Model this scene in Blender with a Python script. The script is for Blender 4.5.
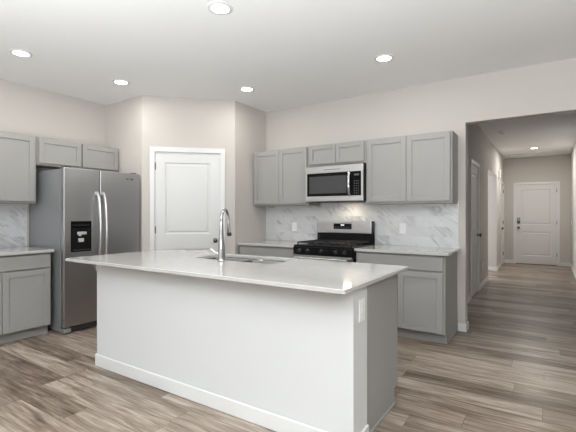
import bpy, bmesh, math, random
from mathutils import Vector, Matrix
random.seed(7)
for _o in list(bpy.data.objects): bpy.data.objects.remove(_o)
S = bpy.context.scene
C = S.collection
PI = math.pi

# ------------------------------------------------------------------ camera
EYE = 1.2603
cam = bpy.data.cameras.new('camera'); camo = bpy.data.objects.new('camera', cam); C.objects.link(camo)
camo.location = (0, 0, EYE); camo.rotation_euler = (PI/2, 0, 0.5805)
cam.sensor_fit = 'HORIZONTAL'; cam.sensor_width = 36; cam.lens = 395.4/576*36
cam.shift_y = (215.1-216)/576; cam.clip_start = .05; cam.clip_end = 100
S.camera = camo
# ------------------------------------------------------------------ world, exposure
S.view_settings.view_transform = 'Standard'; S.view_settings.look = 'None'
S.view_settings.exposure = 0.2; S.view_settings.gamma = 1; S.view_settings.use_curve_mapping = False
W = bpy.data.worlds.new('world'); S.world = W; W.use_nodes = True
W.node_tree.nodes['Background'].inputs[0].default_value = (.88, .94, 1, 1)
W.node_tree.nodes['Background'].inputs[1].default_value = 0.6
def area(name, loc, rot, sx, sy, power, col=(1, 1, 1)):
    l = bpy.data.lights.new(name, 'AREA'); l.shape = 'RECTANGLE'; l.size = sx; l.size_y = sy; l.energy = power; l.color = col
    o = bpy.data.objects.new(name, l); C.objects.link(o); o.location = loc; o.rotation_euler = rot; return o
# daylight entering by the two big window openings of the wall behind the camera
DAY = (.90, .95, 1)
area('daylight_patio_opening', (-2.9, -3.48, 1.25), (PI/2, 0, 0), 3.1, 2.1, 9, DAY)
area('daylight_living_window', (2.6, -3.48, 1.35), (PI/2, 0, 0), 2.5, 1.8, 4, DAY)
# added fill panel behind the camera, aimed up to brighten ceiling and room
area('ceiling_bounce_fill', (.2, -1.1, 1.2), (PI-.08, 0, 0), 5.0, 2.2, 430, (.905, .957, 1))
# daylight of the side passage's own room
area('daylight_side_passage', (-2.9, 9.3, 1.4), (PI/2, 0, -PI/2), 1.2, 1.8, 45, DAY)
LAMP_W = 2.5; HALL_LAMP_W = 17

# ------------------------------------------------------------------ materials
def mat(name, col=(.8, .8, .8), rough=.5, metal=0, spec=.5, coat=0, emit=None, es=0):
    m = bpy.data.materials.new(name); m.use_nodes = True
    b = m.node_tree.nodes['Principled BSDF']
    b.inputs['Base Color'].default_value = (*col, 1); b.inputs['Roughness'].default_value = rough
    b.inputs['Metallic'].default_value = metal; b.inputs['Specular IOR Level'].default_value = spec
    b.inputs['Coat Weight'].default_value = coat
    if emit: b.inputs['Emission Color'].default_value = (*emit, 1); b.inputs['Emission Strength'].default_value = es
    return m
class NT:
    def __init__(s, m): s.t = m.node_tree; s.b = s.t.nodes['Principled BSDF']
    def n(s, typ, **k):
        nd = s.t.nodes.new(typ)
        for a, v in k.items(): setattr(nd, a, v)
        return nd
    def l(s, a, b): s.t.links.new(a, b)
    def math(s, op, a, b=None, c=None):
        nd = s.n('ShaderNodeMath', operation=op)
        for i, v in enumerate((a, b, c)):
            if v is None: continue
            if isinstance(v, (int, float)): nd.inputs[i].default_value = v
            else: s.l(v, nd.inputs[i])
        return nd.outputs[0]
    def ramp(s, fac, stops, interp='LINEAR'):
        r = s.n('ShaderNodeValToRGB'); r.color_ramp.interpolation = interp
        e = r.color_ramp.elements
        while len(e) < len(stops): e.new(.5)
        for i, (p, c) in enumerate(stops): e[i].position = p; e[i].color = (*c, 1) if len(c) == 3 else c
        s.l(fac, r.inputs[0]); return r.outputs[0]
    def noise(s, vec, scale, detail=3, rough=.5, dist=0):
        nd = s.n('ShaderNodeTexNoise'); nd.inputs['Scale'].default_value = scale; nd.inputs['Detail'].default_value = detail
        nd.inputs['Roughness'].default_value = rough; nd.inputs['Distortion'].default_value = dist
        if vec is not None: s.l(vec, nd.inputs['Vector'])
        return nd.outputs['Fac']
    def bump(s, h, strength, dist=.002):
        bm = s.n('ShaderNodeBump'); bm.inputs['Strength'].default_value = strength; bm.inputs['Distance'].default_value = dist
        s.l(h, bm.inputs['Height']); s.l(bm.outputs[0], s.b.inputs['Normal'])
def painted(name, col, rough=.6, nscale=180, bump=.12, spec=.3):
    m = mat(name, col, rough, spec=spec); t = NT(m)
    tc = t.n('ShaderNodeTexCoord')
    t.bump(t.noise(tc.outputs['Object'], nscale, 3), bump)
    return m
M = {}
M['wall'] = painted('wall_paint_greige', (.58, .548, .51), .75)
M['ceil'] = painted('ceiling_paint', (.89, .89, .88), .85, 60, .5)
M['island_wall'] = painted('white_wall_paint', (.655, .665, .665), .7, 180, .03)
M['trim'] = mat('white_trim_paint', (.735, .735, .73), .35)
M['door'] = mat('white_door_paint', (.70, .70, .695), .4)
M['cab'] = painted('grey_cabinet_paint', (.34, .334, .322), .42, 300, .04, .4)
M['cab_gap'] = mat('cabinet_shadow_gap', (.12, .118, .11), .7)
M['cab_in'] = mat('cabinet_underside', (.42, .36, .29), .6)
M['black'] = mat('black_enamel', (.008, .008, .009), .3, spec=.2)
M['blackglass'] = mat('black_glass', (.006, .006, .007), .08, spec=.15)
M['iron'] = mat('cast_iron', (.015, .015, .016), .55)
M['rubber'] = mat('dark_plastic', (.03, .03, .032), .5)
M['chrome'] = mat('chrome', (.60, .60, .61), .12, 1)
M['hardware'] = mat('dark_nickel_hardware', (.12, .115, .11), .3, .9)
M['hinge'] = mat('satin_hinge', (.14, .135, .13), .35, 1)
M['plate'] = mat('white_plastic', (.85, .85, .84), .35)
M['socket'] = mat('socket_grey', (.45, .45, .44), .5)
M['greyplastic'] = mat('grey_plastic', (.5, .5, .5), .4)
M['lens'] = mat('lamp_lens', (1, 1, 1), .4, emit=(1, .97, .92), es=9)
M['display'] = mat('display_digits', (.1, .1, .1), .4, emit=(.75, .9, 1), es=1.2)
M['mark'] = mat('emblem_dark', (.16, .16, .17), .3, .6)
M['printing'] = mat('panel_printing', (.10, .10, .105), .5)

def steel(name, axis, col=(.44, .44, .445), rough=.3):
    m = mat(name, col, rough, 1); t = NT(m); tc = t.n('ShaderNodeTexCoord')
    mp = t.n('ShaderNodeMapping'); mp.inputs['Scale'].default_value = {'x': (1.5, 400, 400), 'z': (400, 400, 1.5)}[axis]
    t.l(tc.outputs['Object'], mp.inputs[0])
    f = t.noise(mp.outputs[0], 1, 2)
    r = t.n('ShaderNodeMapRange'); r.inputs[3].default_value = rough-.05; r.inputs[4].default_value = rough+.07
    t.l(f, r.inputs[0]); t.l(r.outputs[0], t.b.inputs['Roughness'])
    t.bump(f, .03, .0005)
    t.b.inputs['Anisotropic'].default_value = .5
    return m
M['steel'] = steel('brushed_stainless', 'x')
M['steel_light'] = steel('bright_stainless', 'x', (.60, .59, .58), .28)
M['caseside'] = mat('grey_fridge_case', (.30, .305, .315), .4, .35)
M['sinksteel'] = mat('sink_stainless', (.26, .255, .25), .2, 1)

def quartz():
    m = mat('white_quartz', (.72, .705, .68), .08, spec=.55); t = NT(m); tc = t.n('ShaderNodeTexCoord')
    f = t.noise(tc.outputs['Object'], 9, 6, .65, 1.0)
    g = t.noise(tc.outputs['Object'], 260, 2)
    a = t.math('ADD', t.math('MULTIPLY', f, .7), t.math('MULTIPLY', g, .3))
    t.l(t.ramp(a, [(.35, (.525, .51, .49)), (.6, (.565, .555, .54))]), t.b.inputs['Base Color'])
    return m
M['quartz'] = quartz()

def marble_tile():
    # coordinates: local x along the wall, z up
    m = mat('marble_tile', (.8, .8, .8), .22); t = NT(m); tc = t.n('ShaderNodeTexCoord')
    sp = t.n('ShaderNodeSeparateXYZ'); t.l(tc.outputs['Object'], sp.inputs[0])
    x, z = sp.outputs[0], sp.outputs[2]
    TW, TH = .305, .1155
    rz = t.math('DIVIDE', z, TH); row = t.math('FLOOR', rz); fz = t.math('FRACT', rz)
    off = t.math('MULTIPLY', t.math('MODULO', row, 2), .5)
    rx = t.math('ADD', t.math('DIVIDE', x, TW), off); col = t.math('FLOOR', rx); fx = t.math('FRACT', rx)
    cb = t.n('ShaderNodeCombineXYZ'); t.l(row, cb.inputs[0]); t.l(col, cb.inputs[1])
    wn = t.n('ShaderNodeTexWhiteNoise'); wn.noise_dimensions = '3D'; t.l(cb.outputs[0], wn.inputs['Vector'])
    # grout
    dz = t.math('MULTIPLY', t.math('MINIMUM', fz, t.math('SUBTRACT', 1, fz)), TH)
    dx = t.math('MULTIPLY', t.math('MINIMUM', fx, t.math('SUBTRACT', 1, fx)), TW)
    tile = t.math('GREATER_THAN', t.math('MINIMUM', dz, dx), .0011)
    # veins: distorted diagonal bands, shifted per tile
    v = t.n('ShaderNodeVectorMath', operation='SCALE'); t.l(wn.outputs['Color'], v.inputs[0]); v.inputs['Scale'].default_value = 6
    a = t.n('ShaderNodeVectorMath', operation='ADD'); t.l(tc.outputs['Object'], a.inputs[0]); t.l(v.outputs[0], a.inputs[1])
    mr = t.n('ShaderNodeMapping'); mr.inputs['Rotation'].default_value = (0, math.radians(-44), 0); t.l(a.outputs[0], mr.inputs[0])
    mp = t.n('ShaderNodeMapping'); mp.inputs['Scale'].default_value = (1.2, 1, 6)
    t.l(mr.outputs[0], mp.inputs[0])
    n1 = t.noise(mp.outputs[0], 1.05, 4, .55, .6)
    v1 = t.math('ABSOLUTE', t.math('SUBTRACT', n1, .5))
    vein = t.ramp(v1, [(0, (1, 1, 1)), (.016, (.6, .6, .6)), (.06, (0, 0, 0))])
    n2 = t.noise(a.outputs[0], 2.2, 3)
    mask = t.ramp(n2, [(.42, (0, 0, 0)), (.62, (1, 1, 1))])
    vm = t.math('MULTIPLY', vein, mask)
    cloud = t.noise(mp.outputs[0], .9, 3)
    mx = t.n('ShaderNodeMix', data_type='RGBA'); t.l(cloud, mx.inputs[0]); mx.inputs[6].default_value = (.56, .57, .585, 1); mx.inputs[7].default_value = (.78, .78, .78, 1)
    m2 = t.n('ShaderNodeMix', data_type='RGBA'); t.l(t.math('MULTIPLY', vm, .8), m2.inputs[0]); t.l(mx.outputs[2], m2.inputs[6]); m2.inputs[7].default_value = (.27, .275, .29, 1)
    m3 = t.n('ShaderNodeMix', data_type='RGBA'); t.l(tile, m3.inputs[0]); m3.inputs[6].default_value = (.60, .60, .60, 1); t.l(m2.outputs[2], m3.inputs[7])
    t.l(m3.outputs[2], t.b.inputs['Base Color'])
    t.bump(tile, .3, .001)
    return m
M['tile'] = marble_tile()

def planks():
    m = mat('vinyl_plank', (.3, .25, .2), .35, spec=.4); t = NT(m); tc = t.n('ShaderNodeTexCoord')
    sp = t.n('ShaderNodeSeparateXYZ'); t.l(tc.outputs['Object'], sp.inputs[0]); x, y = sp.outputs[0], sp.outputs[1]
    PW, PL = .18, 1.22
    ry = t.math('DIVIDE', y, PW); row = t.math('FLOOR', ry); fy = t.math('FRACT', ry)
    w1 = t.n('ShaderNodeTexWhiteNoise'); w1.noise_dimensions = '1D'; t.l(row, w1.inputs['W'])
    rx = t.math('ADD', t.math('DIVIDE', x, PL), t.math('MULTIPLY', w1.outputs['Value'], 7)); col = t.math('FLOOR', rx); fx = t.math('FRACT', rx)
    cb = t.n('ShaderNodeCombineXYZ'); t.l(row, cb.inputs[0]); t.l(col, cb.inputs[1])
    wn = t.n('ShaderNodeTexWhiteNoise'); wn.noise_dimensions = '3D'; t.l(cb.outputs[0], wn.inputs['Vector'])
    v = t.n('ShaderNodeVectorMath', operation='SCALE'); t.l(wn.outputs['Color'], v.inputs[0]); v.inputs['Scale'].default_value = 30
    a = t.n('ShaderNodeVectorMath', operation='ADD'); t.l(tc.outputs['Object'], a.inputs[0]); t.l(v.outputs[0], a.inputs[1])
    mp = t.n('ShaderNodeMapping'); mp.inputs['Scale'].default_value = (1.2, 11, 1); t.l(a.outputs[0], mp.inputs[0])
    g1 = t.noise(mp.outputs[0], 1.6, 5, .6, .8)
    mp2 = t.n('ShaderNodeMapping'); mp2.inputs['Scale'].default_value = (3, 90, 1); t.l(a.outputs[0], mp2.inputs[0])
    g2 = t.noise(mp2.outputs[0], 1.5, 3, .6)
    sep = t.n('ShaderNodeSeparateColor'); t.l(wn.outputs['Color'], sep.inputs[0])
    f = t.math('ADD', t.math('MULTIPLY', sep.outputs[0], .42), t.math('ADD', t.math('MULTIPLY', g1, 1.3), t.math('MULTIPLY', g2, .75)))
    f = t.math('SUBTRACT', f, .81)
    c = t.ramp(f, [(.06, (.095, .068, .049)), (.33, (.205, .156, .119)), (.55, (.34, .275, .222)), (.8, (.52, .445, .38))])
    dy = t.math('MULTIPLY', t.math('MINIMUM', fy, t.math('SUBTRACT', 1, fy)), PW)
    dx = t.math('MULTIPLY', t.math('MINIMUM', fx, t.math('SUBTRACT', 1, fx)), PL)
    seam = t.math('GREATER_THAN', t.math('MINIMUM', dy, dx), .0013)
    m3 = t.n('ShaderNodeMix', data_type='RGBA'); t.l(seam, m3.inputs[0]); m3.inputs[6].default_value = (.10, .078, .06, 1); t.l(c, m3.inputs[7])
    t.l(m3.outputs[2], t.b.inputs['Base Color'])
    r = t.n('ShaderNodeMapRange'); r.inputs[3].default_value = .28; r.inputs[4].default_value = .42; t.l(g2, r.inputs[0]); t.l(r.outputs[0], t.b.inputs['Roughness'])
    t.bump(t.math('ADD', t.math('MULTIPLY', g2, .25), seam), .18, .001)
    return m
M['floor'] = planks()

# ------------------------------------------------------------------ mesh helpers
def bx(bm, x0, x1, y0, y1, z0, z1, bev=0, seg=2):
    t = bmesh.new()
    r = bmesh.ops.create_cube(t, size=1)
    for v in t.verts: v.co = Vector((x0+(v.co.x+.5)*(x1-x0), y0+(v.co.y+.5)*(y1-y0), z0+(v.co.z+.5)*(z1-z0)))
    if bev: bmesh.ops.bevel(t, geom=t.edges[:], offset=min(bev, .45*min(abs(x1-x0), abs(y1-y0), abs(z1-z0))), segments=seg, affect='EDGES', profile=.6)
    merge(bm, t); return bm
def merge(bm, t, mx=None):
    if mx is not None: bmesh.ops.transform(t, matrix=mx, verts=t.verts)
    me = bpy.data.meshes.new('tmp'); t.to_mesh(me); bm.from_mesh(me); bpy.data.meshes.remove(me); t.free()
def lathe(bm, prof, n=24, mx=None, cap=True):
    """prof: (radius, z) list turned about z"""
    t = bmesh.new(); rings = []
    for r, z in prof:
        rings.append([t.verts.new((r*math.cos(2*PI*i/n), r*math.sin(2*PI*i/n), z)) for i in range(n)])
    for a, b in zip(rings, rings[1:]):
        for i in range(n):
            t.faces.new((a[i], a[(i+1) % n], b[(i+1) % n], b[i]))
    if cap: t.faces.new(rings[0][::-1]); t.faces.new(rings[-1])
    bmesh.ops.recalc_face_normals(t, faces=t.faces[:])
    merge(bm, t, mx); return bm
def tube(bm, pts, rad, n=12, cap=True, flat=1.0):
    """tube swept through pts; rad a number or a list"""
    t = bmesh.new(); pts = [Vector(p) for p in pts]; rings = []
    up = None
    for i, p in enumerate(pts):
        d = (pts[min(i+1, len(pts)-1)]-pts[max(i-1, 0)]).normalized()
        if up is None:
            up = Vector((0, 0, 1)) if abs(d.z) < .9 else Vector((1, 0, 0))
        s = d.cross(up).normalized(); up = s.cross(d).normalized()
        r = rad[i] if isinstance(rad, (list, tuple)) else rad
        rings.append([t.verts.new(p+s*r*math.cos(2*PI*k/n)+up*r*flat*math.sin(2*PI*k/n)) for k in range(n)])
    for a, b in zip(rings, rings[1:]):
        for i in range(n): t.faces.new((a[i], a[(i+1) % n], b[(i+1) % n], b[i]))
    if cap: t.faces.new(rings[0][::-1]); t.faces.new(rings[-1])
    bmesh.ops.recalc_face_normals(t, faces=t.faces[:])
    merge(bm, t); return bm
def rot_to(axis):  # matrix taking z to the given axis
    return Vector((0, 0, 1)).rotation_difference(Vector(axis)).to_matrix().to_4x4()
def obj(name, bm, m, parent=None, smooth=False):
    me = bpy.data.meshes.new(name); bm.to_mesh(me); bm.free()
    for mm in (m if isinstance(m, list) else [m]): me.materials.append(mm)
    o = bpy.data.objects.new(name, me); C.objects.link(o)
    if parent: o.parent = parent
    if smooth:
        for p in me.polygons: p.use_smooth = True
        me.set_sharp_from_angle(angle=math.radians(35)) if hasattr(me, 'set_sharp_from_angle') else None
    return o
def N(): return bmesh.new()
def thing(name, label, cat, loc=(0, 0, 0), rz=0, group=None):
    o = bpy.data.objects.new(name, None); C.objects.link(o); o.empty_display_size = .1
    o.location = loc; o.rotation_euler = (0, 0, rz); o['label'] = label; o['category'] = cat
    if group: o['group'] = group
    return o
def sthing(name, label=None, loc=(0, 0, 0), rz=0):
    o = bpy.data.objects.new(name, None); C.objects.link(o); o.empty_display_size = .1
    o.location = loc; o.rotation_euler = (0, 0, rz); o['kind'] = 'structure'
    if label: o['label'] = label
    return o
def tag(o, label, cat, group=None):
    o['label'] = label; o['category'] = cat
    if group: o['group'] = group
    return o
def struct(o, label=None):
    o['kind'] = 'structure'
    if label: o['label'] = label
    return o
def dup(root, loc, rz, label=None, group=None):
    r = root.copy(); C.objects.link(r); r.location = loc; r.rotation_euler = (0, 0, rz)
    if label: r['label'] = label
    if group: r['group'] = group
    for ch in list(root.children):
        c = ch.copy(); C.objects.link(c); c.parent = r
        for g in list(ch.children):
            d = g.copy(); C.objects.link(d); d.parent = c
    return r

# ------------------------------------------------------------------ plan (metres; back wall along X, hall along Y)
YB, XL, XA, XO, XH, XR, YE = 4.618, -5.0077, -3.4054, -.7387, -.9585, .478, 11.9
ZC, ZH = 2.7504, 2.259
PA, PB = Vector((-4.2273, 3.1246)), Vector((XA, 3.9303))
LD = (PB-PA).length; ANG = math.atan2(PB.y-PA.y, PB.x-PA.x)
YBK, XW = -3.5, 7.0        # wall behind the camera, far right wall of the living room
TH = .13
CT = .90                   # worktop height

def wall(name, p0, p1, H=ZC, th=TH, holes=(), m=None, z0=0):
    """a wall whose visible face runs p0->p1; thickness goes to the left of that direction; holes = (t0,t1,z0,z1)"""
    p0, p1 = Vector(p0), Vector(p1); L = (p1-p0).length; b = N()
    ts = sorted({0, L, *[h[0] for h in holes], *[h[1] for h in holes]})
    for a, c in zip(ts, ts[1:]):
        hs = sorted([(h[2], h[3]) for h in holes if h[0] <= a+1e-6 and h[1] >= c-1e-6])
        z = z0
        for u, w in hs:
            if u > z+1e-4: bx(b, a, c, 0, th, z, u)
            z = w
        if z < H-1e-4: bx(b, a, c, 0, th, z, H)
    bmesh.ops.remove_doubles(b, verts=b.verts, dist=1e-5)
    o = obj(name, b, m or M['wall']); o.location = (p0.x, p0.y, 0); o.rotation_euler = (0, 0, math.atan2(p1.y-p0.y, p1.x-p0.x))
    return struct(o)
# floor and ceiling
b = N(); bx(b, XL-.2, XW+.2, YBK-.2, YB+TH, -.1, 0); bx(b, XH-2.2, XR+.2, YB+TH, YE+.2, -.1, 0)
struct(obj('floor', b, M['floor']))
b = N(); bx(b, XL-.2, XW+.2, YBK-.2, YB+TH, ZC, ZC+.1); bx(b, XH-2.2, XR+.2, YB+TH, YE+.2, ZC, ZC+.1)
struct(obj('ceiling', b, M['ceil']))
# walls (direction chosen so that thickness falls outside the room)
wall('wall_left', (XL, YBK), (XL, 3.1246), holes=())
wall('wall_pantry_left', (XL-.13, 3.1246), (PA.x, PA.y), th=.10)
D0, D1, DZ = .150, .966, 2.06     # pantry door opening along the diagonal
wall('wall_pantry_front', PA, PB, th=.10, holes=((D0, D1, 0, DZ),))
wall('wall_pantry_right', (PB.x, PB.y), (XA, YB+.1), th=.10)
wall('wall_back', (XA-.1, YB), (XO, YB))
wall('wall_header', (XO, YB), (XR+.1, YB), z0=ZH)
wall('wall_back_right', (XR, YB), (XW+.1, YB))
wall('wall_right', (XW, YB), (XW, YBK))
wall('wall_rear', (XW, YBK), (XL-.13, YBK), holes=((XW-3.9, XW-1.3, .45, 2.25), (XW+1.3, XW+4.5, .1, 2.3)))
# hall
H1a, H1b = 6.49, 7.19       # first hall door
H3a, H3b = 10.92, 11.66     # far hall door
O1, O2, OZ = 8.506, 10.07, 2.155
o0 = YB+TH
wall('wall_hall_left', (XH, o0), (XH, YE), th=.12, holes=((H1a-o0, H1b-o0, 0, 2.045), (O1-o0, O2-o0, 0, OZ), (H3a-o0, H3b-o0, 0, 2.045)))
wall('wall_hall_near', (XH-.12, o0+.001), (XO, o0+.001), th=.001)
wall('wall_hall_right', (XR, YE), (XR, o0), th=.12)
FD0, FD1 = -.690, .207
wall('wall_hall_end', (XH-.12, YE), (XR+.12, YE), holes=((FD0-(XH-.12), FD1-(XH-.12), 0, 2.045),))
wall('wall_side_passage_far', (XH-2.1, O2), (XH-.12, O2), th=.12, holes=((.95, 1.76, 0, 2.045),))
wall('wall_side_passage_near', (XH-.12, O1), (XH-2.1, O1), th=.12)
wall('wall_side_passage_end', (XH-2.0, O1), (XH-2.0, O2), th=.12)

def baseboard(name, p0, p1, h=.088, th=.013):
    p0, p1 = Vector(p0), Vector(p1); L = (p1-p0).length; b = N()
    bx(b, 0, L, -th, 0, 0, h, .004, 2)
    o = obj(name, b, M['trim']); o.location = (p0.x, p0.y, 0); o.rotation_euler = (0, 0, math.atan2(p1.y-p0.y, p1.x-p0.x))
    return struct(o)
baseboard('baseboard_back_stub', (-.815, YB), (XO+.013, YB))
baseboard('baseboard_stub_end', (XO, YB), (XO, YB+TH))
baseboard('baseboard_hall_left_1', (XH, o0), (XH, H1a-.06))
baseboard('baseboard_hall_left_2', (XH, H1b+.06), (XH, O1))
baseboard('baseboard_hall_left_3', (XH, O2), (XH, H3a-.06))
baseboard('baseboard_hall_left_4', (XH, H3b+.06), (XH, YE))
baseboard('baseboard_passage', (XH-.27, O2), (XH+.013, O2))
baseboard('baseboard_hall_end_left', (XH, YE), (FD0-.065, YE))
baseboard('baseboard_hall_end_right', (FD1+.065, YE), (XR, YE))
baseboard('baseboard_hall_right', (XR, YE), (XR, o0))
baseboard('baseboard_pantry_left', (-4.26, 3.1246), (PA.x, PA.y))
baseboard('baseboard_back_right', (XR, YB), (XW, YB))
baseboard('baseboard_right', (XW, YB), (XW, YBK))
def on_diag(t): return PA+(PB-PA).normalized()*t
baseboard('baseboard_pantry_front_1', on_diag(0), on_diag(D0-.06))
baseboard('baseboard_pantry_front_2', on_diag(D1+.06), on_diag(LD))
baseboard('baseboard_left', (XL, YBK), (XL, .28))
# rear wall windows (behind the camera)
for i, (a, c, u, w) in enumerate(((1.3, 3.9, .45, 2.25), (-4.5, -1.3, .1, 2.3)), 1):
    b = N(); y0, y1 = YBK-.1, YBK-.04
    for z in (u, w-.05): bx(b, a, c, y0, y1, z, z+.05)
    n = 3
    for k in range(n):
        xx = a+(c-a-.05)*k/(n-1); bx(b, xx, xx+.05, y0, y1, u+.05, w-.05)
    struct(obj('window_%d' % i, b, M['trim']))

# ------------------------------------------------------------------ doors
def panel_rings(b, x0, x1, z0, z1, yf, prof):
    """moulded rectangle: rings inset by prof[i][0] at depth prof[i][1] behind the face yf"""
    t = bmesh.new(); rings = []
    for ins, dep in prof:
        rings.append([t.verts.new(p) for p in ((x0+ins, yf+dep, z0+ins), (x1-ins, yf+dep, z0+ins), (x1-ins, yf+dep, z1-ins), (x0+ins, yf+dep, z1-ins))])
    for r, q in zip(rings, rings[1:]):
        for i in range(4): t.faces.new((r[i], r[(i+1) % 4], q[(i+1) % 4], q[i]))
    t.faces.new(rings[-1])
    merge(b, t)
def moulded_leaf(w, h, z0=.008, th=.035, yf=.004):
    b = N(); st = .125; x0, x1 = .004, w-.004; zt = h-.004
    lo, mid0, mid1, hi = z0+.21, .83, 1.02, zt-.13
    for (a, c, u, v) in ((x0, x0+st, z0, zt), (x1-st, x1, z0, zt), (x0+st, x1-st, z0, lo), (x0+st, x1-st, mid0, mid1), (x0+st, x1-st, hi, zt)):
        bx(b, a, c, yf, yf+th, u, v)
    prof = [(0, 0), (.010, .009), (.026, .010), (.040, .003), (.046, .003)]
    for u, v in ((lo, mid0), (mid1, hi)): panel_rings(b, x0+st, x1-st, u, v, yf, prof)
    bx(b, x0+st, x1-st, yf+.012, yf+th, lo, hi)
    bmesh.ops.recalc_face_normals(b, faces=b.faces[:])
    return b
def knob_bm(x, z, y=0):
    b = N(); lathe(b, [(.031, 0), (.031, .006), (.012, .010), (.011, .03), (.024, .036), (.029, .050), (.026, .062), (.012, .068)], 20, Matrix.Translation((x, y, z)) @ rot_to((0, -1, 0)))
    return b
def moulded_door(name, label, p0, ang, w, h=2.045, knob='right', hinges='left', wallth=.1, extra=None):
    t = sthing(name, label, (p0[0], p0[1], 0), ang)
    cw = .058; b = N()
    for (a, c, u, v) in ((-cw, 0.004, 0, h), (w-.004, w+cw, 0, h), (-cw, w+cw, h-.004, h+cw)):
        bx(b, a, c, -.016, 0, u, v, .004, 1)
    obj('casing', b, M['trim'], t)
    b = N(); bx(b, 0, .004, 0, wallth, 0, h); bx(b, w-.004, w, 0, wallth, 0, h); bx(b, 0, w, 0, wallth, h-.004, h)
    bx(b, .004, .016, .042, .054, 0, h-.004); bx(b, w-.016, w-.004, .042, .054, 0, h-.004)
    obj('jamb', b, M['trim'], t)
    leaf = obj('door_leaf', moulded_leaf(w, h), M['door'], t)
    kx = w-.065 if knob == 'right' else .065
    if extra == 'keypad':
        k = N(); bx(k, kx-.033, kx+.033, -.014, .012, 1.04, 1.19, .006); kp = obj('deadbolt_keypad', k, M['hardware'], leaf)
        k = N(); bx(k, kx-.02, kx+.02, -.016, -.0135, 1.12, 1.17); obj('keypad_buttons', k, M['greyplastic'], leaf)
    if knob: obj('door_knob', knob_bm(kx, .935, .004), M['hardware'], leaf, True)
    hx = .002 if hinges == 'left' else w-.002
    for z in (.22, 1.03, 1.83):
        k = N(); lathe(k, [(.007, 0), (.007, .09)], 12, Matrix.Translation((hx, -.004, z))); bx(k, hx-.014, hx+.014, -.002, .013, z, z+.09)
        obj('hinge', k, M['hinge'], t)
    return t
p = on_diag(D0)
moulded_door('door_1', 'white two-panel pantry door on the angled wall right of the fridge', p, ANG, D1-D0, DZ)
moulded_door('door_2', 'white two-panel door nearest the kitchen on the left wall of the hall', (XH, H1a), PI/2, H1b-H1a, wallth=.12)
moulded_door('door_3', 'white door in the side passage off the hall', (XH-2.1+.95, O2), 0, .81, wallth=.12)
moulded_door('door_4', 'white door at the far end of the left hall wall, beside the front door', (XH, H3a), PI/2, H3b-H3a, knob='left', hinges='right', wallth=.12)
moulded_door('door_5', 'white two-panel front door with black keypad lock at the end of the hall', (FD0, YE), 0, FD1-FD0, knob='left', hinges='right', wallth=.13, extra='keypad')
b = N(); bx(b, FD0+.004, FD1-.004, YE-.03, YE+.1, 0, .014, .004); struct(obj('trim_1', b, M['hinge']), 'metal threshold under the front door')

# ------------------------------------------------------------------ cabinets (local: x width, front plane y=0 facing -y, z up)
def shaker(w, h, st=.058, th=.019, yf=-.0245):
    b = N()
    bx(b, 0, st, yf, yf+th, 0, h, .0015, 1); bx(b, w-st, w, yf, yf+th, 0, h, .0015, 1)
    bx(b, st, w-st, yf, yf+th, 0, st, .0015, 1); bx(b, st, w-st, yf, yf+th, h-st, h, .0015, 1)
    bx(b, st-.004, w-st+.004, yf+.010, yf+th-.003, st-.004, h-st+.004)
    return b
def slab_front(w, h, th=.019, yf=-.0245): return bx(N(), 0, w, yf, yf+th, 0, h, .002, 1)
def place(o, x, z, y=0): o.location = (x, y, z); return o
def upper_cabinet(label, loc, rz, w, h, depth, ndoor, gap=.019, mid=.004, st=.058, group=None):
    t = thing('wall_cabinet', label, 'cabinet', loc, rz, group)
    b = N(); bx(b, 0, w, 0, depth, 0.004, h); obj('cabinet_body', b, M['cab'], t)
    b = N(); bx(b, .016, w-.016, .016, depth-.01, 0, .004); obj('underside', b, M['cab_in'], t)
    dw = (w-2*gap-mid*(ndoor-1))/ndoor
    for i in range(ndoor): place(obj('cabinet_door', shaker(dw, h-.034, st), M['cab'], t), gap+i*(dw+mid), .024)
    return t
def base_cabinet(label, loc, rz, w, ndoor, depth=.60, h=None, gap=.02, mid=.006, group=None):
    t = thing('base_cabinet', label, 'cabinet', loc, rz, group); h = h or CT-.03
    b = N(); bx(b, 0, w, 0, depth, .10, h); obj('cabinet_body', b, M['cab'], t)
    b = N(); bx(b, 0, w, .065, depth, 0, .10); obj('toe_kick', b, M['cab'], t)
    place(obj('drawer_front', slab_front(w-2*gap, .135), M['cab'], t), gap, h-.02-.135)
    dw = (w-2*gap-mid*(ndoor-1))/ndoor; dh = h-.02-.135-.014-.105-.006
    for i in range(ndoor): place(obj('cabinet_door', shaker(dw, dh), M['cab'], t), gap+i*(dw+mid), .111)
    return t
U1, U2, U3, U4 = -3.4, -2.514, -1.749, -.8133
ZU0, ZU1, ZM = 1.385, 2.127, 1.866
YU = YB-.305
upper_cabinet('grey two-door wall cabinet left of the microwave', (U1, YU, ZU0), 0, U2-U1-.001, ZU1-ZU0, .303, 2)
upper_cabinet('short grey two-door cabinet directly above the microwave', (U2, YU, ZM), 0, U3-U2-.001, ZU1-ZM, .303, 2, st=.05)
upper_cabinet('grey two-door wall cabinet right of the microwave, by the hall opening', (U3, YU, ZU0), 0, U4-U3, ZU1-ZU0, .303, 2)
base_cabinet('grey base cabinet left of the range, against the pantry wall', (XA+.005, YB-.605, 0), 0, U2-.005-XA-.005, 2)
base_cabinet('grey base cabinet right of the range, by the hall opening', (U3+.006, YB-.605, 0), 0, -.8195-U3-.006, 2)
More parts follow.
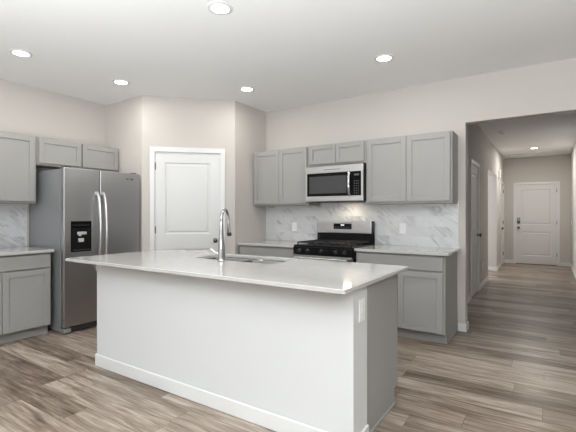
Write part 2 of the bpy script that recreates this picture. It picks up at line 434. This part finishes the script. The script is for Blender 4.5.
# left wall run: faces +X
XUF = XL+.305; LU0 = 2.118
tl = upper_cabinet('grey wall cabinet on the left wall, next to the fridge', (XUF, LU0-.915, ZU0), PI/2, .914, ZU1-ZU0, .303, 2)
dup(tl, (XUF, LU0-.915*2, ZU0), PI/2, 'grey wall cabinet at the left edge, second from the fridge')
upper_cabinet('short grey two-door cabinet above the fridge', (XUF, LU0+.002, 1.815), PI/2, 3.118-LU0-.004, ZU1-1.815, .303, 2, gap=.02, mid=.022, st=.055)
tb = base_cabinet('grey base cabinet on the left wall, next to the fridge', (XL+.605, 2.128-.915, 0), PI/2, .914, 2)
dup(tb, (XL+.605, 2.128-.915*2, 0), PI/2, 'grey base cabinet at the left edge, second from the fridge')

# countertops
def worktop(name, label, x0, x1, y0, y1, z0, z1, bev=.003):
    return tag(obj(name, bx(N(), x0, x1, y0, y1, z0, z1, bev), M['quartz']), label, 'countertop')
worktop('countertop', 'short white quartz countertop left of the range', XA+.003, U2-.003, YB-.648, YB-.001, CT-.03, CT)
worktop('countertop', 'white quartz countertop right of the range', U3+.004, -.782, YB-.648, YB-.001, CT-.03, CT)
worktop('countertop', 'white quartz countertop on the left wall by the fridge', XL+.001, XL+.648, 2.128-1.83, 2.142, CT-.03, CT)
# backsplashes
def splash(label, loc, rz, w, h, z):
    o = obj('tile_backsplash', bx(N(), 0, w, -.009, 0, 0, h), M['tile']); obj('edge_trim', bx(N(), w, w+.008, -.0105, 0, 0, h), M['trim'], o); o.location = (loc[0], loc[1], z); o.rotation_euler = (0, 0, rz)
    return tag(o, label, 'backsplash')
splash('white marbled tile backsplash behind the range', (XA, YB-.0005), 0, -.813-XA, ZU0-CT+.03, CT+.0005)
splash('white marbled tile backsplash on the left wall beside the fridge', (XL+.0005, .3), PI/2, 2.142-.3, ZU0-CT-.001, CT+.0005)

# ------------------------------------------------------------------ island
IX0, IX1, IY0, IY1 = -3.380, -.8155, 1.7396, 2.7997
BX0, BXc, BX1 = -3.156, -.8613, -.8373
BY0, BY1, BY2 = 1.893, 2.0769, 2.6887
t = thing('kitchen_island', 'long white island with grey cabinets behind, in the middle of the kitchen', 'island')
ZT = CT-.024
b = N(); bx(b, BX0, BX1, BY0, BY1, 0, ZT); obj('knee_wall', b, M['island_wall'], t)
b = N(); h = .10
def bbstrip(b, x0, x1, y0, y1):
    bx(b, x0, x1, y0, y1, 0, h, .007, 1)
bbstrip(b, BX0-.013, BX1+.013, BY0-.013, BY0)
bx(b, BX0-.013, BX0, BY0-.001, BY1, 0, h, .004, 2); bx(b, BX1, BX1+.013, BY0-.001, BY1, 0, h, .004, 2)

obj('baseboard', b, M['trim'], t)
b = N(); bx(b, BX0, BX0+.02, BY1, BY2-.02, .10, ZT); bx(b, BX0+.02, BXc-.02, BY1, BY1+.02, .10, ZT); bx(b, BXc-.02, BXc-.001, BY1, BY2-.02, .10, ZT)
bx(b, BX0+.02, BXc-.02, BY1+.02, BY2-.02, .10, .12)
bx(b, BX0+.02, BXc-.02, BY2-.04, BY2-.02, ZT-.04, ZT); 
obj('cabinet_body', b, M['cab'], t)
b = N(); bx(b, BXc, BXc+.005, BY1+.001, BY2-.022, .10, ZT); bx(b, BXc, BXc+.005, BY1+.001, BY2-.085, 0, .10); obj('end_panel', b, M['cab'], t)
b = N(); bx(b, BX0, BXc, BY2-.105, BY2-.085, 0, .10); bx(b, BX0, BX0+.02, BY1, BY2-.105, 0, .10); obj('toe_kick', b, M['cab'], t)
b = N(); bx(b, BXc+.005, BXc+.016, BY1+.001, BY2-.085, 0, .016, .005); obj('shoe_moulding', b, M['cab'], t)
nd = 5; wd = (BXc-BX0-.03)/nd
for i in range(nd):
    for kind in ('drawer_front', 'cabinet_door'):
        bb = slab_front(wd-.006, .135) if kind == 'drawer_front' else shaker(wd-.006, ZT-.02-.135-.014-.111)
        o = obj(kind, bb, M['cab'], t); o.rotation_euler = (0, 0, PI); o.location = (BX0+.015+(i+1)*wd-.003, BY2-.02, ZT-.155 if kind == 'drawer_front' else .111)
# little white support bracket under the overhang at the left end
b = N(); tt = bmesh.new()
vs = [tt.verts.new(p) for p in ((BX0-.10, BY0+.01, ZT-.001), (BX0, BY0+.01, ZT-.001), (BX0, BY0+.01, ZT-.095), (BX0-.022, BY0+.01, ZT-.085), (BX0-.03, BY0+.01, ZT-.03), (BX0-.10, BY0+.01, ZT-.012))]
f = tt.faces.new(vs); r = bmesh.ops.extrude_face_region(tt, geom=[f]); bmesh.ops.translate(tt, verts=[e for e in r['geom'] if isinstance(e, bmesh.types.BMVert)], vec=(0, .02, 0)); bmesh.ops.recalc_face_normals(tt, faces=tt.faces[:]); merge(b, tt)
o = obj('support_bracket', b, M['trim'], t); o['label'] = 'white bracket under the countertop overhang'
# countertop with sink cut-out
SX0, SX1, SY0, SY1 = -2.525, -1.70, 2.365, 2.745
def slab_hole(x0, x1, y0, y1, hx0, hx1, hy0, hy1, z0, z1, r=.02, hr=.03, n=6):
    def ring(a, c, d, e, rr):
        out = []
        for cx, cy, s in ((a+rr, d+rr, PI), (c-rr, d+rr, 1.5*PI), (c-rr, e-rr, 0), (a+rr, e-rr, .5*PI)):
            for k in range(n+1):
                an = s+.5*PI*k/n; out.append((cx+rr*math.cos(an), cy+rr*math.sin(an)))
        return out
    b = N(); e = .003
    O = ring(x0, x1, y0, y1, r); Oi = ring(x0+e, x1-e, y0+e, y1-e, r-e*.5); I = ring(hx0, hx1, hy0, hy1, hr); Io = ring(hx0-e, hx1+e, hy0-e, hy1+e, hr+e*.5)
    rows = [(I, z0), (I, z1-e), (Io, z1), (Oi, z1), (O, z1-e), (O, z0+e), (Oi, z0), (I, z0)]
    rings = [[b.verts.new((p[0], p[1], z)) for p in R] for R, z in rows[:-1]]; rings.append(rings[0])
    m = len(O)
    for p, q in zip(rings, rings[1:]):
        for i in range(m): b.faces.new((p[i], p[(i+1) % m], q[(i+1) % m], q[i]))
    bmesh.ops.recalc_face_normals(b, faces=b.faces[:])
    return b
tag(obj('countertop', slab_hole(IX0, IX1, IY0, IY1, SX0, SX1, SY0, SY1, ZT, CT), M['quartz']), 'long white quartz island countertop with a cut-out for the sink', 'countertop')
# sink
t = thing('kitchen_sink', 'stainless double-bowl sink set under the island countertop', 'sink', ((SX0+SX1)/2, (SY0+SY1)/2, ZT))
def bowl(x0, x1, y0, y1, dep, th=.004):
    b = N(); n = 5; rr = .045
    def ring(g, z, rr):
        out = []
        for cx, cy, s in ((x0+g+rr, y0+g+rr, PI), (x1-g-rr, y0+g+rr, 1.5*PI), (x1-g-rr, y1-g-rr, 0), (x0+g+rr, y1-g-rr, .5*PI)):
            for k in range(n+1):
                an = s+.5*PI*k/n; out.append(b.verts.new((cx+rr*math.cos(an), cy+rr*math.sin(an), z)))
        return out
    rings = [ring(-.004, -.003, .045), ring(0, -.003, .045), ring(.004, -.02, .045), ring(.012, -dep+.03, .05), ring(.04, -dep, .045), ring(.09, -dep-.003, .03)]
    m = len(rings[0])
    for p, q in zip(rings, rings[1:]):
        for i in range(m): b.faces.new((p[i], p[(i+1) % m], q[(i+1) % m], q[i]))
    b.faces.new(rings[-1]); bmesh.ops.recalc_face_normals(b, faces=b.faces[:])
    return b
hw, hd = (SX1-SX0)/2+.006, (SY1-SY0)/2+.006
for a, c in ((-hw, -.012), (.012, hw)):
    bo = obj('sink_bowl', bowl(a, c, -hd, hd, .19), M['sinksteel'], t, True)
    md = bo.modifiers.new('thickness', 'SOLIDIFY'); md.thickness = .002
    d = N(); lathe(d, [(.055, 0), (.055, .004), (.04, .004), (.035, .001), (.001, .001)], 20, Matrix.Translation(((a+c)/2, 0, -.1925))); obj('drain', d, M['chrome'], bo, True)
b = N(); bx(b, -.012, .012, -hd, hd, -.02, -.004, .003); obj('divider', b, M['sinksteel'], t)
# faucet
FX_, FY_ = -2.135, 2.305
t = thing('faucet', 'tall chrome gooseneck faucet standing on the island countertop', 'faucet', (FX_, FY_, CT+.0005), math.atan2(.92, -.39)-PI/2)
b = N(); lathe(b, [(.029, 0), (.032, .006), (.0295, .012), (.0285, .03), (.027, .09), (.023, .15), (.018, .22), (.0145, .27), (.014, .29)], 24); obj('faucet_body', b, M['chrome'], t, True)
R = .078; pts = [(0, 0, .285)]+[(0, R-R*math.cos(a), .325+R*math.sin(a)) for a in [PI*k/14 for k in range(0, 14)]]+[(0, 2*R+.004, .315), (0, 2*R+.012, .285)]
b = N(); tube(b, pts, .0125, 14); obj('spout', b, M['chrome'], t, True)
b = N(); tube(b, [(0, 2*R+.012, .287), (0, 2*R+.017, .262), (0, 2*R+.025, .222), (0, 2*R+.031, .192), (0, 2*R+.0315, .188)], [.0135, .016, .0185, .0185, .015], 16); sh = obj('spray_head', b, M['chrome'], t, True)
b = N(); bx(b, -.005, .005, 2*R+.001, 2*R+.010, .215, .245, .002); b2 = N(); tube(b2, [(0, 2*R+.0255, .218), (0, 2*R+.031, .190)], .0192, 16); obj('spray_grip', b2, M['rubber'], sh, True); obj('spray_button', b, M['rubber'], sh)
b = N(); q = Vector((-1, -.2, 0)).normalized()
lathe(b, [(.016, 0), (.016, .03), (.012, .036)], 16, Matrix.Translation((q.x*.015, q.y*.015, .06)) @ rot_to(q))
tube(b, [(q.x*.045, q.y*.045, .062), (q.x*.055, q.y*.055, .072), (q.x*.07, q.y*.07, .086), (q.x*.085, q.y*.085, .095)], [.009, .0075, .0065, .0065], 10)
obj('lever', b, M['chrome'], t, True)

# ------------------------------------------------------------------ outlets
def outlet(label, loc, rz, switch=False, group=None):
    t = thing('light_switch' if switch else 'power_outlet', label, 'light switch' if switch else 'outlet', loc, rz, group)
    b = N(); bx(b, -.0375, .0375, -.006, 0, -.06, .06, .003); obj('cover_plate', b, M['plate'], t)
    if switch:
        b = N(); bx(b, -.016, .016, -.009, -.005, -.033, .033, .002); obj('rocker', b, M['plate'], t)
    else:
        for s in (-.021, .021):
            b = N(); bx(b, -.0165, .0165, -.0075, -.005, s-.014, s+.014, .002)
            so = obj('socket', b, M['plate'], t)
            b = N(); bx(b, -.008, -.0055, -.0079, -.007, s-.005, s+.006); bx(b, .0055, .008, -.0079, -.007, s-.005, s+.006); obj('slots', b, M['socket'], so)
    return t
outlet('white outlet on the backsplash left of the range', (-2.913, YB-.0097, 1.10), 0)
outlet('white outlet on the backsplash right of the range', (-1.416, YB-.0097, 1.105), 0)
outlet('white outlet on the right end of the island', (BX1+.0003, 1.998, .75), PI/2)
outlet('low white outlet on the left hall wall after the first door', (XH+.0003, 7.75, .36), PI/2)
outlet('white light switch on the right hall wall near the front door', (XR-.0003, 11.45, 1.08), -PI/2, True)

# ------------------------------------------------------------------ range
RX0, RX1 = U2+.004, U3-.004; rw = RX1-RX0; RYF = YB-.66
t = thing('gas_range', 'stainless and black gas range between the two short countertops', 'range', (RX0, RYF, 0))
dep = .65
b = N(); bx(b, 0, rw, .02, dep-.006, .03, .895); 
for x in (.04, rw-.06):
    for y in (.06, dep-.1): bx(b, x, x+.03, y, y+.03, 0, .03)
obj('range_body', b, M['black'], t)
b = N(); bx(b, 0, rw, -.01, dep-.09, .893, .912, .005); obj('cooktop', b, M['black'], t)
b = N(); bx(b, .002, rw-.002, -.022, .02, .803, .893, .006); cp = obj('control_panel', b, M['black'], t)
for i, x in enumerate((.09, .20, rw/2, rw-.20, rw-.09)):
    k = N(); lathe(k, [(.024, 0), (.023, .006), (.019, .01), (.018, .028), (.012, .030)], 18, Matrix.Translation((x, -.022, .850)) @ rot_to((0, -1, 0))); bx(k, x-.003, x+.003, -.056, -.04, .838, .862, .001)
    obj('knob', k, M['rubber'], cp, True)
b = N(); bx(b, .004, rw-.004, -.022, .02, .225, .797, .006); od = obj('oven_door', b, M['steel'], t)
b = N(); bx(b, .11, rw-.11, -.025, -.02, .33, .64, .002); obj('oven_window', b, M['blackglass'], od)
b = N(); tube(b, [(.05, -.068, .768), (rw-.05, -.068, .768)], .0135, 14)
for x in (.075, rw-.075): tube(b, [(x, -.02, .768), (x, -.068, .768)], .009, 10)
obj('oven_handle', b, M['steel_light'], od, True)
b = N(); bx(b, .004, rw-.004, -.018, .02, .05, .215, .006); obj('storage_drawer', b, M['steel'], t)
# backguard
b = N(); bx(b, 0, rw, dep-.085, dep-.012, .90, 1.04, .003); obj('backguard_base', b, M['black'], t)
b = N(); bx(b, .004, rw-.012, dep-.097, dep-.03, 1.035, 1.185, .006); bg = obj('backguard', b, M['steel_light'], t)
b = N(); bx(b, rw-.012, rw, dep-.095, dep-.012, .905, 1.186, .004); bx(b, 0, .004, dep-.09, dep-.012, 1.04, 1.18); bx(b, .004, rw-.012, dep-.03, dep-.012, 1.04, 1.186); obj('backguard_side', b, M['black'], t)
b = N(); bx(b, .245, .49, dep-.101, dep-.095, 1.085, 1.155, .002); dp = obj('display_panel', b, M['blackglass'], bg)
b = N()
for k, (x, w_) in enumerate(((.345, .012), (.36, .012), (.378, .012))):   # clock digits
    bx(b, x, x+w_, dep-.1018, dep-.1005, 1.128, 1.145)
obj('clock_digits', b, M['display'], dp)
b = N()
for r_ in range(2):
    for c_ in range(8): bx(b, .262+c_*.027, .275+c_*.027, dep-.1015, dep-.1008, 1.097+r_*.012, 1.102+r_*.012)
obj('button_printing', b, M['printing'], dp)
# grates and burners
zt = .912
for i in range(3):
    x0 = .03+i*(rw-.06)/3+.002; x1 = .03+(i+1)*(rw-.06)/3-.002; y0, y1 = .02, dep-.11
    g = N()
    for (a, c, d, e) in ((x0, x1, y0, y0+.012), (x0, x1, y1-.012, y1), (x0, x0+.012, y0+.012, y1-.012), (x1-.012, x1, y0+.012, y1-.012)): bx(g, a, c, d, e, zt+.022, zt+.036, .003, 1)
    xm = (x0+x1)/2; ym = (y0+y1)/2
    bx(g, xm-.005, xm+.005, y0+.012, y1-.012, zt+.024, zt+.038); bx(g, x0+.012, xm-.005, ym-.005, ym+.005, zt+.024, zt+.037); bx(g, xm+.005, x1-.012, ym-.005, ym+.005, zt+.024, zt+.037)
    for yy in (y0+.13, y1-.13): bx(g, x0+.012, xm-.005, yy-.005, yy+.005, zt+.024, zt+.037); bx(g, xm+.005, x1-.012, yy-.005, yy+.005, zt+.024, zt+.037)
    for xx in (x0, x1-.012):
        for yy in (y0, y1-.012): bx(g, xx, xx+.012, yy, yy+.012, zt, zt+.022)
    obj('grate', g, M['iron'], t)
for x, y in ((.15, .15), (.15, .42), (rw/2, .28), (rw-.15, .15), (rw-.15, .42)):
    k = N(); lathe(k, [(.05, 0), (.048, .008), (.036, .009), (.036, .016), (.030, .018), (.008, .018)], 20, Matrix.Translation((x, y, zt-.0005))); obj('burner', k, M['iron'], t, True)

# ------------------------------------------------------------------ microwave
mw = U3-U2-.008
t = thing('microwave', 'stainless over-the-range microwave with black glass door', 'microwave', (U2+.004, YU-.075, 1.425))
mh = ZM-1.425-.014
b = N(); bx(b, 0, mw, .012, .37, 0, mh); obj('microwave_case', b, M['black'], t)
b = N(); bx(b, 0, mw, -.012, .012, mh-.085, mh-.002, .003); bx(b, 0, mw, -.012, .012, .002, .062, .003); bx(b, 0, .022, -.012, .012, .062, mh-.085); bx(b, mw-.022, mw, -.012, .012, .062, mh-.085)
obj('front_frame', b, M['steel_light'], t)
b = N(); bx(b, .022, .630, -.014, .012, .062, mh-.085, .002); md_ = obj('microwave_door', b, M['blackglass'], t)
b = N(); bx(b, .055, .555, -.0155, -.0138, .095, mh-.125); obj('door_window', b, mat('tinted_window', (.055, .056, .06), .25), md_)
b = N(); tube(b, [(.594, -.014, .065), (.596, -.036, .08), (.598, -.050, .135), (.598, -.056, .20), (.598, -.050, .27), (.596, -.036, .325), (.594, -.014, .34)], .0145, 12); obj('microwave_handle', b, M['chrome'], md_, True)
b = N(); bx(b, .632, mw-.022, -.014, .012, .062, mh-.085, .002); cp = obj('keypad', b, M['blackglass'], t)
b = N(); bx(b, .650, .71, -.0148, -.0138, mh-.135, mh-.115); obj('clock_display', b, M['display'] if False else M['printing'], cp)
b = N()
for r_ in range(6):
    for c_ in range(3): bx(b, .648+c_*.024, .660+c_*.024, -.0148, -.0138, .085+r_*.028, .094+r_*.028)
obj('button_printing', b, M['printing'], cp)
b = N(); bx(b, .25, .47, -.0132, -.0118, mh-.05, mh-.043); obj('emblem', b, M['mark'], t)
b = N(); bx(b, .06, mw-.06, .04, .33, -.006, 0); obj('vent_grille', b, M['rubber'], t)

l = bpy.data.lights.new('cooktop_lamp', 'AREA'); l.shape = 'RECTANGLE'; l.size = .10; l.size_y = .05; l.energy = 0.8; l.color = (1, .86, .66)
lo = bpy.data.objects.new('cooktop_lamp', l); C.objects.link(lo); lo.parent = t; lo.location = (mw*.62, .20, -.012)

# ------------------------------------------------------------------ refrigerator (faces +X; local x -> world Y, local -y -> world +X)
FRX, F0, F1, FHH = -4.2286, 2.1727, 3.0951, 1.772
fw = F1-F0
t = thing('refrigerator', 'stainless side-by-side refrigerator with ice dispenser on the left wall', 'refrigerator', (FRX, F0, 0), PI/2)
split = .398
b = N(); bx(b, .003, fw-.003, .075, .772, .02, FHH-.02, .006); 
for x in (.05, fw-.1):
    for y in (.12, .62): bx(b, x, x+.05, y, y+.05, 0, .02)
obj('fridge_case', b, M['caseside'], t)
b = N(); bx(b, .01, fw-.01, .066, .075, .06, FHH-.03); obj('door_gasket', b, M['rubber'], t)
def fdoor(x0, x1, name, hole=None):
    b = N(); bx(b, x0, x1, 0, .066, .075, FHH-.006, .012, 3); return obj(name, b, M['steel'], t, True)
fz = fdoor(0, split-.004, 'freezer_door'); rf = fdoor(split+.004, fw, 'fridge_door')
b = N(); bx(b, .08, fw-.012, .03, .075, .012, .068, .003); obj('toe_grille', b, M['rubber'], t)
b = N(); bx(b, 0.0, .075, -.002, .09, .018, .062, .006); obj('hinge_cover', b, M['caseside'], t)
for x in (.03, fw-.09):
    b = N(); bx(b, x, x+.06, .03, .14, FHH-.02, FHH+.006, .006); obj('hinge_cap', b, M['rubber'], t)
# bowed handles
for x, d in ((split-.036, fz), (split+.036, rf)):
    z0, z1 = .66, 1.505; pts = []
    for k in range(17):
        u = k/16; z = z0+(z1-z0)*u; yy = -.018-.052*math.sin(PI*u)**.55
        pts.append((x, yy, z))
    b = N(); tube(b, pts, .019, 12, flat=.7)
    for z in (z0, z1): bx(b, x-.015, x+.015, -.026, .002, z-.018, z+.018, .005)
    obj('door_handle', b, M['steel_light'], d, True)
# dispenser
b = N(); bx(b, .072, .296, -.006, .004, .865, 1.195, .003); ds = obj('ice_dispenser', b, M['blackglass'], fz)
b = N(); bx(b, .085, .283, -.0075, -.005, .885, 1.12); obj('dispenser_recess', b, M['black'], ds)
b = N(); bx(b, .135, .235, -.02, -.006, 1.05, 1.08, .004); bx(b, .15, .175, -.022, -.006, 1.035, 1.06, .003); obj('ice_chute', b, M['greyplastic'], ds)
b = N(); bx(b, .145, .205, -.020, -.006, .975, 1.01, .004); bx(b, .15, .20, -.024, -.006, .97, .98, .003); obj('dispenser_paddle', b, M['greyplastic'], ds)
b = N(); bx(b, .09, .28, -.02, -.006, .878, .89, .003); obj('drip_tray', b, M['rubber'], ds)
b = N()
for k in range(7): bx(b, .092+k*.027, .106+k*.027, -.0072, -.0058, 1.150, 1.156)
obj('control_printing', b, M['printing'], ds)
b = N(); bx(b, .735, .765, -.0015, .001, 1.685, 1.70); bx(b, .785, .83, -.0015, .001, 1.683, 1.703, .001); obj('emblem', b, M['mark'], rf)

# ------------------------------------------------------------------ ceiling fixtures
lights = [(-1.969, 2.11, 'round recessed ceiling light at the top of the view, above the island front'),
          (-4.045, 1.693, 'round recessed ceiling light at the far left, over the left counter'),
          (-3.99, 2.675, 'round recessed ceiling light in front of the fridge'),
          (-2.967, 3.64, 'round recessed ceiling light in front of the pantry corner and left wall cabinets'),
          (-1.295, 3.634, 'round recessed ceiling light in front of the right wall cabinets'),
          (-.248, 10.336, 'round recessed ceiling light in the hall before the front door')]
proto = None
for i, (x, y, lab) in enumerate(lights):
    if proto is None:
        t = proto = thing('recessed_light', lab, 'ceiling light', (x, y, ZC), 0, 'recessed ceiling lights')
        b = N(); lathe(b, [(.066, -.001), (.066, -.007), (.078, -.008), (.092, -.004), (.094, -.0005)], 32, None, False)
        obj('trim_ring', b, M['trim'], t, True)
        b = N(); lathe(b, [(.067, -.001), (.067, -.005), (.001, -.006)], 32); obj('lens', b, M['lens'], t)
    else: t = dup(proto, (x, y, ZC), 0, lab)
    l = bpy.data.lights.new('lamp', 'AREA'); l.shape = 'DISK'; l.size = .13; l.energy = HALL_LAMP_W if y > 8 else LAMP_W; l.color = (1, .96, .91)
    lo = bpy.data.objects.new('lamp_glow', l); C.objects.link(lo); lo.parent = t; lo.location = (0, 0, -.012)
for x, y, r, lab in ((-.667, 7.978, .065, 'round white smoke detector on the hall ceiling, nearer the kitchen'), (-.694, 11.3, .065, 'round white detector on the hall ceiling by the front door wall')):
    t = thing('smoke_detector', lab, 'smoke detector', (x, y, ZC))
    b = N(); lathe(b, [(r, -.0005), (r, -.018), (r*.9, -.03), (r*.5, -.036), (.001, -.037)], 28); h_ = obj('housing', b, M['plate'], t, True)
    b = N(); lathe(b, [(r*.62, -.0335), (r*.62, -.0375), (r*.5, -.039)], 24); obj('vent_ring', b, M['greyplastic'], t, True)
t = thing('door_chime', 'small white chime box high on the left hall wall', 'door chime', (XH+.0005, 10.45, 2.13), PI/2)
b = N(); bx(b, -.07, .07, -.045, 0, 0, .19, .006); cb_ = obj('chime_cover', b, M['plate'], t)
b = N()
for k in range(5): bx(b, -.045, .045, -.047, -.0445, .04+k*.02, .048+k*.02)
obj('sound_slots', b, M['socket'], cb_)
